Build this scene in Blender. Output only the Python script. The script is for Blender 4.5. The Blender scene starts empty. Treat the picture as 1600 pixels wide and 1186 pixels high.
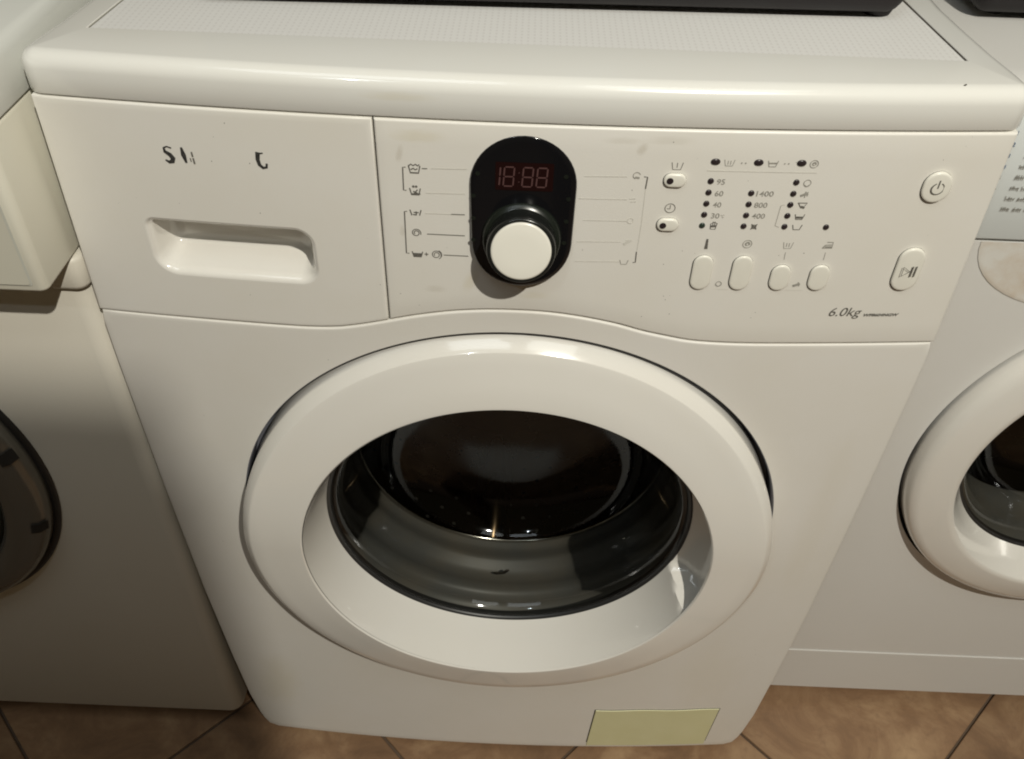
import bpy, math, random
from math import sin, cos, pi, radians, sqrt, hypot, atan2
from mathutils import Matrix, Vector
random.seed(7)
S = bpy.context.scene
COL = S.collection

# ------------------------------------------------------------------ camera
cam_d = bpy.data.cameras.new('camera')
cam = bpy.data.objects.new('camera', cam_d); COL.objects.link(cam)
R3 = Matrix(((0.99918729, -0.03997107, 0.00520348), (0.03072072, 0.67157636, -0.74029821), (0.02609598, 0.73985641, 0.67225850)))
cam.matrix_world = Matrix.Translation((0.002297, -0.503430, 1.053935)) @ R3.to_4x4()
cam_d.sensor_fit = 'HORIZONTAL'; cam_d.sensor_width = 36.0
cam_d.lens = 1396.86 / 1600 * 36.0
cam_d.clip_start = 0.02; cam_d.clip_end = 50
S.camera = cam
S.render.resolution_x = 1024; S.render.resolution_y = 759
# ------------------------------------------------------------------ light
S.view_settings.view_transform = 'Standard'; S.view_settings.look = 'None'
S.view_settings.exposure = 0.17; S.view_settings.gamma = 1.0
S.cycles.filter_width = 2.0
S.cycles.max_bounces = 10; S.cycles.transparent_max_bounces = 16
S.cycles.sample_clamp_indirect = 4.0
wd = bpy.data.worlds.new('World'); S.world = wd; wd.use_nodes = True
bg = wd.node_tree.nodes['Background']
bg.inputs['Color'].default_value = (1.0, 0.79, 0.45, 1); bg.inputs['Strength'].default_value = 0.046

def area(name, loc, target, size, power, color, sy=None, shape='DISK'):
    d = bpy.data.lights.new(name, 'AREA'); d.shape = shape; d.size = size
    if sy: d.shape = 'RECTANGLE'; d.size_y = sy
    d.energy = power; d.color = color
    o = bpy.data.objects.new(name, d); COL.objects.link(o)
    o.location = loc
    o.rotation_euler = (Vector(target) - Vector(loc)).to_track_quat('-Z', 'Y').to_euler()
    return o
area('ceiling_bulb', (0.55, -1.25, 2.20), (0, 0, 0.6), 0.030, 31, (1.0, 0.955, 0.845))
area('wall_bulb', (-0.55, -1.35, 2.10), (0, 0, 0.6), 0.05, 1.5, (0.86, 0.95, 1.0))
area('ceiling_glow_fill', (-0.46, -0.78, 2.38), (-0.46, -0.78, 0), 0.80, 3.3, (0.90, 0.97, 1.0), sy=0.66)  # added fill standing in for ceiling glow, also reflected in the door bevel
area('ceiling_glow_fill', (0.48, -0.78, 2.38), (0.48, -0.78, 0), 0.64, 2.7, (0.97, 1.0, 0.95), sy=0.66)  # other half of the added fill, the gap between splits the reflection

# ------------------------------------------------------------------ materials
def mat(name, color, rough=0.4, metal=0.0, coat=0.0, spec=0.5, noise=0.0, nscale=20.0, ncol=None, bump=0.0, bscale=200.0, ior=1.45):
    m = bpy.data.materials.new(name); m.use_nodes = True
    nt = m.node_tree; N = nt.nodes; L = nt.links
    b = N['Principled BSDF']
    b.inputs['Base Color'].default_value = (*color, 1); b.inputs['Roughness'].default_value = rough
    b.inputs['Metallic'].default_value = metal; b.inputs['Coat Weight'].default_value = coat
    b.inputs['Specular IOR Level'].default_value = spec
    tc = N.new('ShaderNodeTexCoord')
    if noise > 0:
        n = N.new('ShaderNodeTexNoise'); n.inputs['Scale'].default_value = nscale; n.inputs['Detail'].default_value = 5
        n.inputs['Roughness'].default_value = 0.6
        L.new(tc.outputs['Object'], n.inputs['Vector'])
        r = N.new('ShaderNodeMapRange'); r.inputs[1].default_value = 0.35; r.inputs[2].default_value = 0.75
        r.inputs[3].default_value = 0; r.inputs[4].default_value = noise
        L.new(n.outputs[0], r.inputs[0])
        mx = N.new('ShaderNodeMix'); mx.data_type = 'RGBA'
        mx.inputs[6].default_value = (*color, 1)
        mx.inputs[7].default_value = (*(ncol or tuple(c * 0.6 for c in color)), 1)
        L.new(r.outputs[0], mx.inputs[0]); L.new(mx.outputs[2], b.inputs['Base Color'])
        r2 = N.new('ShaderNodeMapRange'); r2.inputs[3].default_value = rough * 0.85; r2.inputs[4].default_value = rough * 1.25
        L.new(n.outputs[0], r2.inputs[0]); L.new(r2.outputs[0], b.inputs['Roughness'])
    if bump > 0:
        n2 = N.new('ShaderNodeTexNoise'); n2.inputs['Scale'].default_value = bscale; n2.inputs['Detail'].default_value = 3
        L.new(tc.outputs['Object'], n2.inputs['Vector'])
        bp = N.new('ShaderNodeBump'); bp.inputs['Strength'].default_value = bump; bp.inputs['Distance'].default_value = 0.0006
        L.new(n2.outputs[0], bp.inputs['Height']); L.new(bp.outputs[0], b.inputs['Normal'])
    return m

M = {}
M['shell'] = mat('white_enamel', (0.765, 0.745, 0.70), 0.38, noise=0.34, nscale=7, ncol=(0.68, 0.64, 0.54), bump=0.12, bscale=900)
M['plastic'] = mat('white_plastic', (0.775, 0.755, 0.705), 0.34, noise=0.30, nscale=9, ncol=(0.69, 0.65, 0.54), bump=0.08, bscale=1100)
M['lid'] = mat('lid_plastic', (0.80, 0.798, 0.76), 0.16, coat=0.5, noise=0.15, nscale=8, ncol=(0.74, 0.69, 0.58))
M['door'] = mat('glossy_white_door', (0.79, 0.77, 0.72), 0.15, coat=0.8, spec=0.6, noise=0.15, nscale=8, ncol=(0.70, 0.64, 0.52))
M['button'] = mat('button_plastic', (0.80, 0.78, 0.70), 0.28, coat=0.2)
M['yellowed'] = mat('yellowed_plastic', (0.71, 0.70, 0.43), 0.42, noise=0.3, nscale=30, ncol=(0.61, 0.59, 0.31))
M['black'] = mat('black_gloss', (0.006, 0.006, 0.007), 0.10, spec=0.45)
M['knobblack'] = mat('black_satin', (0.012, 0.013, 0.012), 0.22)
M['collar'] = mat('dark_green_black_plastic', (0.010, 0.013, 0.010), 0.26)
M['display'] = mat('dark_red_display', (0.012, 0.003, 0.003), 0.2)
M['seg'] = mat('unlit_segment', (0.085, 0.040, 0.038), 0.5)
M['gap'] = mat('dark_gap', (0.02, 0.018, 0.015), 0.8)
M['ink'] = mat('dark_ink', (0.10, 0.095, 0.085), 0.5, noise=0.5, nscale=900, ncol=(0.30, 0.28, 0.24))
M['inkblack'] = mat('black_ink', (0.02, 0.02, 0.02), 0.5, noise=0.3, nscale=700, ncol=(0.2, 0.19, 0.17))
M['inkgrey'] = mat('worn_grey_ink', (0.27, 0.26, 0.235), 0.5, noise=0.7, nscale=800, ncol=(0.52, 0.50, 0.44))
M['inkfaint'] = mat('faint_ink', (0.62, 0.605, 0.55), 0.5, noise=0.9, nscale=400, ncol=(0.73, 0.71, 0.65))
M['led'] = mat('dark_lamp_lens', (0.030, 0.022, 0.024), 0.25)
M['ledgreen'] = mat('dark_green_lamp_lens', (0.030, 0.045, 0.034), 0.25)
M['rubber'] = mat('grey_rubber', (0.115, 0.113, 0.107), 0.42, noise=0.5, nscale=14, ncol=(0.20, 0.155, 0.10))
M['rubberdark'] = mat('black_rubber', (0.02, 0.02, 0.02), 0.4)
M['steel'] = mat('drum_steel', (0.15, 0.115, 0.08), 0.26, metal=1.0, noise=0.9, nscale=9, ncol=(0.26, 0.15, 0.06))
M['chrome'] = mat('steel_rim', (0.70, 0.66, 0.60), 0.16, metal=1.0)
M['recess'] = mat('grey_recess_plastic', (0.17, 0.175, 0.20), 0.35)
M['blackbox'] = mat('black_casing', (0.006, 0.004, 0.005), 0.55, noise=0.4, nscale=25, ncol=(0.014, 0.008, 0.009))
M['cream'] = mat('cream_plastic', (0.72, 0.70, 0.60), 0.42, noise=0.25, nscale=8, ncol=(0.64, 0.58, 0.43), bump=0.1, bscale=900)
M['greyplate'] = mat('grey_plate', (0.55, 0.55, 0.49), 0.4)
M['lshell'] = mat('off_white_enamel', (0.70, 0.67, 0.59), 0.42, noise=0.25, nscale=6, ncol=(0.62, 0.56, 0.46), bump=0.12, bscale=800)
M['llid'] = mat('grey_white_lid', (0.70, 0.71, 0.67), 0.35, coat=0.1)
M['rshell'] = mat('cool_white_enamel', (0.70, 0.69, 0.66), 0.40, noise=0.2, nscale=7, ncol=(0.63, 0.60, 0.54), bump=0.1, bscale=900)
M['paper'] = mat('bluish_white_paper', (0.66, 0.69, 0.68), 0.6)
M['inkblue'] = mat('blue_ink', (0.14, 0.20, 0.30), 0.6, noise=0.5, nscale=700, ncol=(0.35, 0.40, 0.45))
M['inkgreen'] = mat('green_ink', (0.18, 0.33, 0.20), 0.6, noise=0.5, nscale=700, ncol=(0.40, 0.48, 0.40))
M['beige'] = mat('dirty_beige', (0.70, 0.685, 0.64), 0.45, noise=0.8, nscale=45, ncol=(0.56, 0.45, 0.33))
M['silver'] = mat('grey_door_trim', (0.20, 0.19, 0.165), 0.22, metal=0.5)
M['wood'] = mat('dark_wood_veneer', (0.10, 0.06, 0.035), 0.5, noise=0.5, nscale=8)
M['grout'] = mat('dark_grout', (0.13, 0.088, 0.058), 0.9, noise=0.5, nscale=80)
M['jointgrey'] = mat('grey_joint', (0.20, 0.19, 0.15), 0.8)
M['speck'] = mat('dirt_speck', (0.05, 0.04, 0.03), 0.8)

def stain_mat(base, name, stains):
    """a copy of a plastic with irregular yellow-brown dirt marks (wear that stays put)"""
    m = M[base].copy(); m.name = name
    nt = m.node_tree; N = nt.nodes; L = nt.links
    b = N['Principled BSDF']; src = b.inputs['Base Color'].links[0].from_socket
    tc = N.new('ShaderNodeTexCoord')
    for (x, z, sx, sz, rot, amt, c) in stains:
        mp = N.new('ShaderNodeMapping'); mp.vector_type = 'TEXTURE'
        mp.inputs['Location'].default_value = (x, 0, z); mp.inputs['Rotation'].default_value = (0, rot, 0)
        mp.inputs['Scale'].default_value = (sx, 1e3, sz)
        L.new(tc.outputs['Object'], mp.inputs['Vector'])
        nz = N.new('ShaderNodeTexNoise'); nz.inputs['Scale'].default_value = 1.6; nz.inputs['Detail'].default_value = 6
        L.new(mp.outputs[0], nz.inputs['Vector'])
        ad = N.new('ShaderNodeVectorMath'); ad.operation = 'MULTIPLY_ADD'
        ad.inputs[1].default_value = (0.9, 0, 0.9); L.new(nz.outputs['Color'], ad.inputs[0]); 
        sb = N.new('ShaderNodeVectorMath'); sb.operation = 'SUBTRACT'; sb.inputs[1].default_value = (0.45, 0, 0.45)
        L.new(mp.outputs[0], ad.inputs[2]); L.new(ad.outputs[0], sb.inputs[0])
        ln = N.new('ShaderNodeVectorMath'); ln.operation = 'LENGTH'; L.new(sb.outputs[0], ln.inputs[0])
        r = N.new('ShaderNodeMapRange'); r.interpolation_type = 'SMOOTHSTEP'
        r.inputs[1].default_value = 1.0; r.inputs[2].default_value = 0.1; r.inputs[3].default_value = 0; r.inputs[4].default_value = amt * .6
        L.new(ln.outputs['Value'], r.inputs[0])
        mx = N.new('ShaderNodeMix'); mx.data_type = 'RGBA'; mx.inputs[7].default_value = (*c, 1)
        L.new(r.outputs[0], mx.inputs[0]); L.new(src, mx.inputs[6]); src = mx.outputs[2]
    L.new(src, b.inputs['Base Color'])
    return m
YB = (0.55, 0.47, 0.24); GB = (0.42, 0.37, 0.28)
M['panelstain'] = stain_mat('plastic', 'stained_panel_plastic', [
    (-0.062, 0.802, 0.022, 0.006, 0.0, 0.35, YB), (-0.074, 0.790, 0.003, 0.008, 0.2, 0.5, GB), (0.072, 0.799, 0.004, 0.006, 0.5, 0.55, GB),
    (0.060, 0.804, 0.016, 0.003, 0.0, 0.3, GB), (-0.055, 0.690, 0.010, 0.004, 0.0, 0.35, GB), (0.012, 0.688, 0.015, 0.004, 0.0, 0.25, YB),
    (-0.030, 0.700, 0.006, 0.016, 0.4, 0.35, YB), (-0.075, 0.735, 0.003, 0.006, 0, 0.4, GB), (0.088, 0.805, 0.02, 0.004, 0, 0.3, GB)])
M['shellstain'] = stain_mat('shell', 'stained_front_enamel', [
    (-0.245, 0.14, 0.035, 0.07, 0.1, 0.30, YB), (0.22, 0.20, 0.05, 0.10, 0, 0.18, YB), (0.268, 0.45, 0.02, 0.14, 0, 0.14, YB)])
M['lidstain'] = stain_mat('lid', 'stained_lid_plastic', [(-0.072, 0.826, 0.03, 0.004, 0, 0.30, YB)])

# worktop: fine printed dots in rows
def worktop_mat():
    m = mat('ribbed_worktop', (0.72, 0.70, 0.68), 0.45)
    nt = m.node_tree; N = nt.nodes; L = nt.links; b = N['Principled BSDF']
    tc = N.new('ShaderNodeTexCoord'); sp = N.new('ShaderNodeSeparateXYZ'); L.new(tc.outputs['Object'], sp.inputs[0])
    outs = []
    for ax, k, ex in (('X', 2 * pi / 0.0040, 4), ('Y', 2 * pi / 0.0050, 1)):
        a = N.new('ShaderNodeMath'); a.operation = 'MULTIPLY'; a.inputs[1].default_value = k; L.new(sp.outputs[ax], a.inputs[0])
        s = N.new('ShaderNodeMath'); s.operation = 'SINE'; L.new(a.outputs[0], s.inputs[0])
        q = N.new('ShaderNodeMath'); q.operation = 'MULTIPLY_ADD'; q.inputs[1].default_value = .5; q.inputs[2].default_value = .5; L.new(s.outputs[0], q.inputs[0])
        p = N.new('ShaderNodeMath'); p.operation = 'POWER'; p.inputs[1].default_value = ex; L.new(q.outputs[0], p.inputs[0]); outs.append(p)
    mu = N.new('ShaderNodeMath'); mu.operation = 'MULTIPLY'; L.new(outs[0].outputs[0], mu.inputs[0]); L.new(outs[1].outputs[0], mu.inputs[1])
    m2 = N.new('ShaderNodeMath'); m2.operation = 'MULTIPLY'; m2.inputs[1].default_value = 0.32; L.new(mu.outputs[0], m2.inputs[0])
    mx = N.new('ShaderNodeMix'); mx.data_type = 'RGBA'; mx.inputs[6].default_value = (0.76, 0.755, 0.735, 1); mx.inputs[7].default_value = (0.45, 0.42, 0.40, 1)
    L.new(m2.outputs[0], mx.inputs[0]); L.new(mx.outputs[2], b.inputs['Base Color'])
    return m
M['worktop'] = worktop_mat()

def tile_mat():
    m = bpy.data.materials.new('stone_tile'); m.use_nodes = True
    nt = m.node_tree; N = nt.nodes; L = nt.links; b = N['Principled BSDF']; b.inputs['Roughness'].default_value = 0.42
    tc = N.new('ShaderNodeTexCoord'); oi = N.new('ShaderNodeObjectInfo')
    geo = N.new('ShaderNodeNewGeometry')
    n1 = N.new('ShaderNodeTexNoise'); n1.inputs['Scale'].default_value = 11; n1.inputs['Detail'].default_value = 8; n1.inputs['Roughness'].default_value = 0.65
    n1.inputs['Distortion'].default_value = 0.6
    n2 = N.new('ShaderNodeTexNoise'); n2.inputs['Scale'].default_value = 90; n2.inputs['Detail'].default_value = 4
    L.new(geo.outputs['Position'], n1.inputs['Vector']); L.new(geo.outputs['Position'], n2.inputs['Vector'])
    cr = N.new('ShaderNodeValToRGB'); e = cr.color_ramp.elements
    e[0].position = 0.30; e[0].color = (0.15, 0.088, 0.050, 1); e[1].position = 0.72; e[1].color = (0.42, 0.28, 0.16, 1)
    x = cr.color_ramp.elements.new(0.5); x.color = (0.26, 0.155, 0.085, 1)
    L.new(n1.outputs[0], cr.inputs[0])
    r = N.new('ShaderNodeMapRange'); r.inputs[1].default_value = 0.55; r.inputs[2].default_value = 0.75; r.inputs[4].default_value = 0.5
    L.new(n2.outputs[0], r.inputs[0])
    mx = N.new('ShaderNodeMix'); mx.data_type = 'RGBA'; mx.inputs[7].default_value = (0.20, 0.12, 0.07, 1)
    L.new(r.outputs[0], mx.inputs[0]); L.new(cr.outputs[0], mx.inputs[6])
    hs = N.new('ShaderNodeHueSaturation'); mr = N.new('ShaderNodeMapRange'); mr.inputs[3].default_value = 0.88; mr.inputs[4].default_value = 1.12
    L.new(oi.outputs['Random'], mr.inputs[0]); L.new(mr.outputs[0], hs.inputs['Value']); L.new(mx.outputs[2], hs.inputs['Color'])
    L.new(hs.outputs[0], b.inputs['Base Color'])
    bp = N.new('ShaderNodeBump'); bp.inputs['Strength'].default_value = 0.3; bp.inputs['Distance'].default_value = 0.002
    L.new(n1.outputs[0], bp.inputs['Height']); L.new(bp.outputs[0], b.inputs['Normal'])
    return m
M['tile'] = tile_mat()

def glass_mat(name, tint, base=0.05, rough=0.02):
    m = bpy.data.materials.new(name); m.use_nodes = True
    nt = m.node_tree; N = nt.nodes; L = nt.links; N.remove(N['Principled BSDF'])
    out = N['Material Output']
    t = N.new('ShaderNodeBsdfTransparent'); t.inputs[0].default_value = (*tint, 1)
    g = N.new('ShaderNodeBsdfGlossy'); g.inputs['Roughness'].default_value = rough; g.inputs['Color'].default_value = (0.95, 0.97, 1, 1)
    f = N.new('ShaderNodeFresnel'); f.inputs['IOR'].default_value = 1.42
    mx = N.new('ShaderNodeMixShader'); L.new(f.outputs[0], mx.inputs[0]); L.new(t.outputs[0], mx.inputs[1]); L.new(g.outputs[0], mx.inputs[2])
    L.new(mx.outputs[0], out.inputs['Surface'])
    return m
M['glass'] = glass_mat('door_glass', (0.66, 0.67, 0.65), rough=0.06)
M['darkglass'] = mat('dark_mirror_glass', (0.05, 0.05, 0.04), 0.07, spec=0.9)

# ------------------------------------------------------------------ helpers
def link(name, verts, faces, material, parent=None, smooth=True, kind=None, sharp=None):
    me = bpy.data.meshes.new(name); me.from_pydata([tuple(v) for v in verts], [], faces)
    me.validate(); me.update()
    if smooth:
        me.polygons.foreach_set('use_smooth', [True] * len(me.polygons))
        if sharp is not None: me.set_sharp_from_angle(angle=radians(sharp))
    o = bpy.data.objects.new(name, me); COL.objects.link(o)
    if material: me.materials.append(M[material] if isinstance(material, str) else material)
    if parent: o.parent = parent
    if kind: o['kind'] = kind
    return o
def thing(name, label, cat, loc=(0, 0, 0), group=None):
    o = bpy.data.objects.new(name, None); COL.objects.link(o); o.location = loc
    o['label'] = label; o['category'] = cat
    if group: o['group'] = group
    o.empty_display_size = 0.05
    return o
def grid_faces(nr, nc, closed=False, off=0):
    f = []
    for i in range(nr - 1):
        for j in range(nc if closed else nc - 1):
            k = (j + 1) % nc
            f.append((off + i * nc + j, off + i * nc + k, off + (i + 1) * nc + k, off + (i + 1) * nc + j))
    return f
def rings(name, ringlist, material, parent=None, cap_last=False, cap_first=False, flip=False, sharp=40, smooth=True):
    n = len(ringlist[0]); v = [p for r in ringlist for p in r]
    f = grid_faces(len(ringlist), n, True)
    def cap(idx):
        c = Vector((0, 0, 0))
        for i in idx: c += Vector(v[i])
        c /= len(idx); v.append(tuple(c)); k = len(v) - 1
        return [(idx[i], idx[(i + 1) % n], k) for i in range(n)]
    if cap_last: f += cap([(len(ringlist) - 1) * n + i for i in range(n)])
    if cap_first: f += [t[::-1] for t in cap(list(range(n)))]
    if flip: f = [t[::-1] for t in f]
    return link(name, v, f, material, parent, smooth, sharp=sharp)
def roundbox(name, x0, x1, y0, y1, z0, z1, r, material, parent=None, seg=4, top_only=False):
    """box with rounded edges, outline in x/y and rounded in z"""
    def outline(inset, z):
        rr = max(r - inset, 0.0004); pts = []
        for cx, cy, a0 in ((x1 - r, y1 - r, 0), (x0 + r, y1 - r, pi / 2), (x0 + r, y0 + r, pi), (x1 - r, y0 + r, 3 * pi / 2)):
            for k in range(seg + 1):
                a = a0 + k * pi / 2 / seg; pts.append((cx + rr * cos(a), cy + rr * sin(a), z))
        return pts
    L = []
    if not top_only:
        for k in range(seg): a = k * pi / 2 / seg; L.append(outline(r * (1 - sin(a)), z0 + r * (1 - cos(a))))
    else: L.append(outline(0, z0))
    L.append(outline(0, z0 + (0 if top_only else r))); 
    for k in range(seg + 1): a = k * pi / 2 / seg; L.append(outline(r * (1 - cos(a)), z1 - r + r * sin(a)))
    return rings(name, L, material, parent, True, True, sharp=50)
def rrect(x0, x1, z0, z1, r, n=12, inset=0.0, m=0):
    """rounded rectangle outline, counter-clockwise seen from the front (x right, z up); r may be 4 radii (tr, tl, bl, br)"""
    rs = r if isinstance(r, (tuple, list)) else (r,) * 4
    pts = []
    for (sx, sz, a0), rr in zip(((1, 1, 0), (-1, 1, pi / 2), (-1, -1, pi), (1, -1, 3 * pi / 2)), rs):
        if m and pts: pts += [None] * m
        cx = (x1 - rr) if sx > 0 else (x0 + rr); cz = (z1 - rr) if sz > 0 else (z0 + rr)
        re = rr - inset
        for k in range(n + 1):
            a = a0 + k * pi / 2 / n
            if re > 0: pts.append((cx + re * cos(a), cz + re * sin(a)))
            else: pts.append((cx + re * sx, cz + re * sz))
    if m: pts += [None] * m
    N_ = len(pts)
    for i in range(N_):
        if pts[i] is None:
            a = pts[i - 1]; k = i
            while pts[k % N_] is None: k += 1
            b = pts[k % N_]; c_ = k - i + 1
            pts[i] = (a[0] + (b[0] - a[0]) / c_, a[1] + (b[1] - a[1]) / c_)
    return pts

# ------------------------------------------------------------------ main machine geometry (metres)
BULGE = 0.0146
WT = [(0.0, .262), (.031, .270), (.038, .2745), (.048, .278), (.06, .2805), (.10, .286), (.18, .291), (.30, .2965), (.45, .300), (.6, .3015), (.65, .3012), (.70, .2998), (.81, .2962), (1, .2962)]
def Wd(z):
    for (a, wa), (b, wb) in zip(WT, WT[1:]):
        if z <= b:
            return wa + (wb - wa) * (z - a) / (b - a)
    return WT[-1][1]
def yf(x, z=0.5): return -BULGE * (1 - min(1.05, (x / .299) ** 2))
CT = [(-.31, .6490), (-.25, .6489), (-.2, .6489), (-.165, .6490), (-.145, .6494), (-.125, .6512), (-.107, .6553), (-.0888, .6604), (-.07, .6657), (-.045, .6709), (-.022, .6735),
      (0, .6742), (.022, .6735), (.045, .6705), (.07, .6651), (.0888, .6592), (.107, .6548), (.122, .6516), (.142, .6498), (.165, .6490), (.2, .6489), (.25, .6488), (.31, .6486)]
def zc(x):
    for i in range(len(CT) - 1):
        (a, za), (b, zb) = CT[i], CT[i + 1]
        if x <= b:
            t = (x - a) / (b - a)
            p0 = CT[max(i - 1, 0)]; p3 = CT[min(i + 2, len(CT) - 1)]
            m0 = (zb - p0[1]) / (b - p0[0]) * (b - a); m1 = (p3[1] - za) / (p3[0] - a) * (b - a)
            return (2*t**3 - 3*t**2 + 1) * za + (t**3 - 2*t**2 + t) * m0 + (-2*t**3 + 3*t**2) * zb + (t**3 - t**2) * m1
    return CT[-1][1]
ZL = 0.8118
wm = thing('washing_machine', 'central white front-loading washing machine with black oval dial and round door', 'washing machine', (0, 0, 0))

def steps(a, b, n, r=0.0016):
    """parameter positions with bevel steps near both ends, and bevel depths"""
    out = [(a, 1)] + [(a + r * k, d) for k, d in ((0.12, .52), (0.35, .24), (0.65, .063), (1, 0))]
    for i in range(1, n): out.append((a + r + (b - a - 2 * r) * i / n, 0))
    out += [(b - r * k, d) for k, d in ((1, 0), (0.65, .063), (0.35, .24), (0.12, .52))] + [(b, 1)]
    return out
def front_grid(name, xl, xr, zb, zt, material, parent, nx=70, nz=10, r=0.0016, back=0.012):
    """front plate between side functions xl(z), xr(z), bottom zb(x), top zt with bevelled edges"""
    U = steps(0, 1, nx, 0.006); 
    U = [(u, d) for u, d in U]
    H = 0.15; V = steps(0, 1, nz, r / H)
    width = xr(0.73) - xl(0.73)
    U = steps(0, 1, nx, r / width)
    nU, nV = len(U), len(V); v = []
    for vv, dv in V:
        for uu, du in U:
            zz0 = 0.73
            x = xl(zz0) + (xr(zz0) - xl(zz0)) * uu
            z = zb(x) + (zt - zb(x)) * vv
            x = xl(z) + (xr(z) - xl(z)) * uu
            v.append((x, yf(x, z) + r * min(1, max(dv, du)), z))
    f = grid_faces(nV, nU)
    # skirt
    border = [j for j in range(nU)] + [i * nU + nU - 1 for i in range(1, nV)] + [(nV - 1) * nU + j for j in range(nU - 2, -1, -1)] + [i * nU for i in range(nV - 2, 0, -1)]
    base = len(v)
    for i in border: x, y, z = v[i]; v.append((x, y + back, z))
    n = len(border)
    for k in range(n): f.append((border[(k + 1) % n], border[k], base + k, base + (k + 1) % n))
    return link(name, v, f, material, parent, True, sharp=70)

# control panel (right) and detergent drawer (left)
XD = -0.0888
cp = front_grid('control_panel', lambda z: XD + 0.0005, lambda z: Wd(z), lambda x: zc(x) + 0.0006, ZL, 'panelstain', wm)

def plate_with_hole(name, hole, outer, corners, material, parent, center, r=0.0016, back=0.012, M_=22, holeprof=None, sharp=60):
    """hole: list (x,z) ccw; outer: closed polygon (x,z); radial plate on the front surface"""
    n = len(hole); cx, cz = center
    def hit(dx, dz):
        best = None
        for i in range(len(outer)):
            ax, az = outer[i]; bx, bz = outer[(i + 1) % len(outer)]
            ex, ez = bx - ax, bz - az; den = dx * ez - dz * ex
            if abs(den) < 1e-12: continue
            t = ((ax - cx) * ez - (az - cz) * ex) / den; s = ((ax - cx) * dz - (az - cz) * dx) / den
            if t > 0 and -1e-9 <= s <= 1 + 1e-9 and (best is None or t < best): best = t
        return (cx + dx * best, cz + dz * best)
    O = []
    for (x, z) in hole:
        d = hypot(x - cx, z - cz); O.append(hit((x - cx) / d, (z - cz) / d))
    for (kx, kz) in corners:
        a = atan2(kz - cz, kx - cx)
        j = min(range(n), key=lambda i: abs((atan2(hole[i][1] - cz, hole[i][0] - cx) - a + pi) % (2 * pi) - pi)); O[j] = (kx, kz)
    v = []; rows = 0
    for i in range(M_ + 1):
        t = i / M_
        for (hx, hz), (ox, oz) in zip(hole, O):
            L = hypot(ox - hx, oz - hz); tt = t * max(0.0, (L - r)) / L
            x = hx + (ox - hx) * tt; z = hz + (oz - hz) * tt; v.append((x, yf(x, z), z))
        rows += 1
    for k, d in ((0.65, .063), (0.35, .24), (0.12, .52), (0, 1)):
        for (hx, hz), (ox, oz) in zip(hole, O):
            L = hypot(ox - hx, oz - hz); tt = (L - r * k) / L
            x = hx + (ox - hx) * tt; z = hz + (oz - hz) * tt; v.append((x, yf(x, z) + r * d, z))
        rows += 1
    for (ox, oz) in O: v.append((ox, yf(ox, oz) + back, oz))
    rows += 1
    f = [t[::-1] for t in grid_faces(rows, n, True)]
    return link(name, v, f, material, parent, True, sharp=sharp)

DX0, DX1, DZ0, DZ1 = -0.2478, -0.1335, 0.6870, 0.7325
RR = (0.014, 0.0075, 0.016, 0.014)
def dring(inset): return rrect(DX0, DX1, DZ0, DZ1, RR, 14, inset, 14)
hole = dring(0.0)
hc = ((DX0 + DX1) / 2, (DZ0 + DZ1) / 2)
outer = [(-Wd(ZL), ZL)] + [(-Wd(z), z) for z in (.78, .75, .72, .69, .67)] + [(-Wd(.6495), zc(-.301) + .0006)] + [(x / 1000, zc(x / 1000) + .0006) for x in range(-290, -90, 6)] + [(XD - .0005, zc(XD) + .0006), (XD - .0005, ZL)]
dr = plate_with_hole('detergent_drawer', hole, outer, [(-Wd(ZL), ZL), (-Wd(.6495), zc(-.301) + .0006), (XD - .0005, zc(XD) + .0006), (XD - .0005, ZL)], 'plastic', wm, hc)
prof = [(0, 0), (.0008, .0002), (.0018, .0008), (.0028, .0020), (.0036, .0038), (.0042, .0065), (.0048, .0100), (.0056, .0135), (.0070, .0195), (.0092, .0235), (.012, .0255), (.017, .0262)]
RL = []
for ins, d in prof:
    RL.append([])
    for (x, z), (hx, hz) in zip(dring(ins), hole):
        # the lower lip of the scoop is broad and rolls slowly inward
        k = max(0.0, min(1.0, (0.7005 - hz) / 0.012))
        e = ins * (1 + 0.2 * k) if ins < .012 else ins
        zz = z + (e - ins) * k
        RL[-1].append((x, yf(hx) + (yf(x) - yf(hx)) + d, zz))
rings('handle_recess', RL, 'door', dr, cap_last=True, sharp=80)

# lower front panel with round door recess
DC = (0.0, 0.4259); RH = 0.2290
ND = 288
hole = [(DC[0] + RH * cos(2 * pi * i / ND), DC[1] + RH * sin(2 * pi * i / ND)) for i in range(ND)]
zs = [.645, .60, .55, .50, .45, .40, .35, .30, .25, .20, .18, .14, .10, .08, .06, .052, .045, .040, .036, .033]
top = [(x / 1000, zc(x / 1000) - .0006) for x in range(298, -299, -4)]
outer = top + [(-Wd(z), z) for z in zs] + [(-.2665, .0315), (-.262, .031), (-.2, .031), (0, .031), (.2, .031), (.262, .031), (.2665, .0315)] + [(Wd(z), z) for z in reversed(zs)]
fp = plate_with_hole('front_panel', hole, outer, [(-.2995, .6484), (.2995, .6482)], 'shellstain', wm, DC, M_=26, back=0.02)
# recess wall round the door, with its grey floor
rr_ = []
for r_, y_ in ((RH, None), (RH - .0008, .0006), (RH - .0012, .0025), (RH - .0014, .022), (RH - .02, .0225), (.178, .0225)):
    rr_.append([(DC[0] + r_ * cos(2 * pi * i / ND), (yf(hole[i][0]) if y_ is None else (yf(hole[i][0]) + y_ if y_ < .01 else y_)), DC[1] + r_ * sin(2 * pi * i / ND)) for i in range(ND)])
rings('door_recess', rr_, 'recess', wm, sharp=50)
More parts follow.
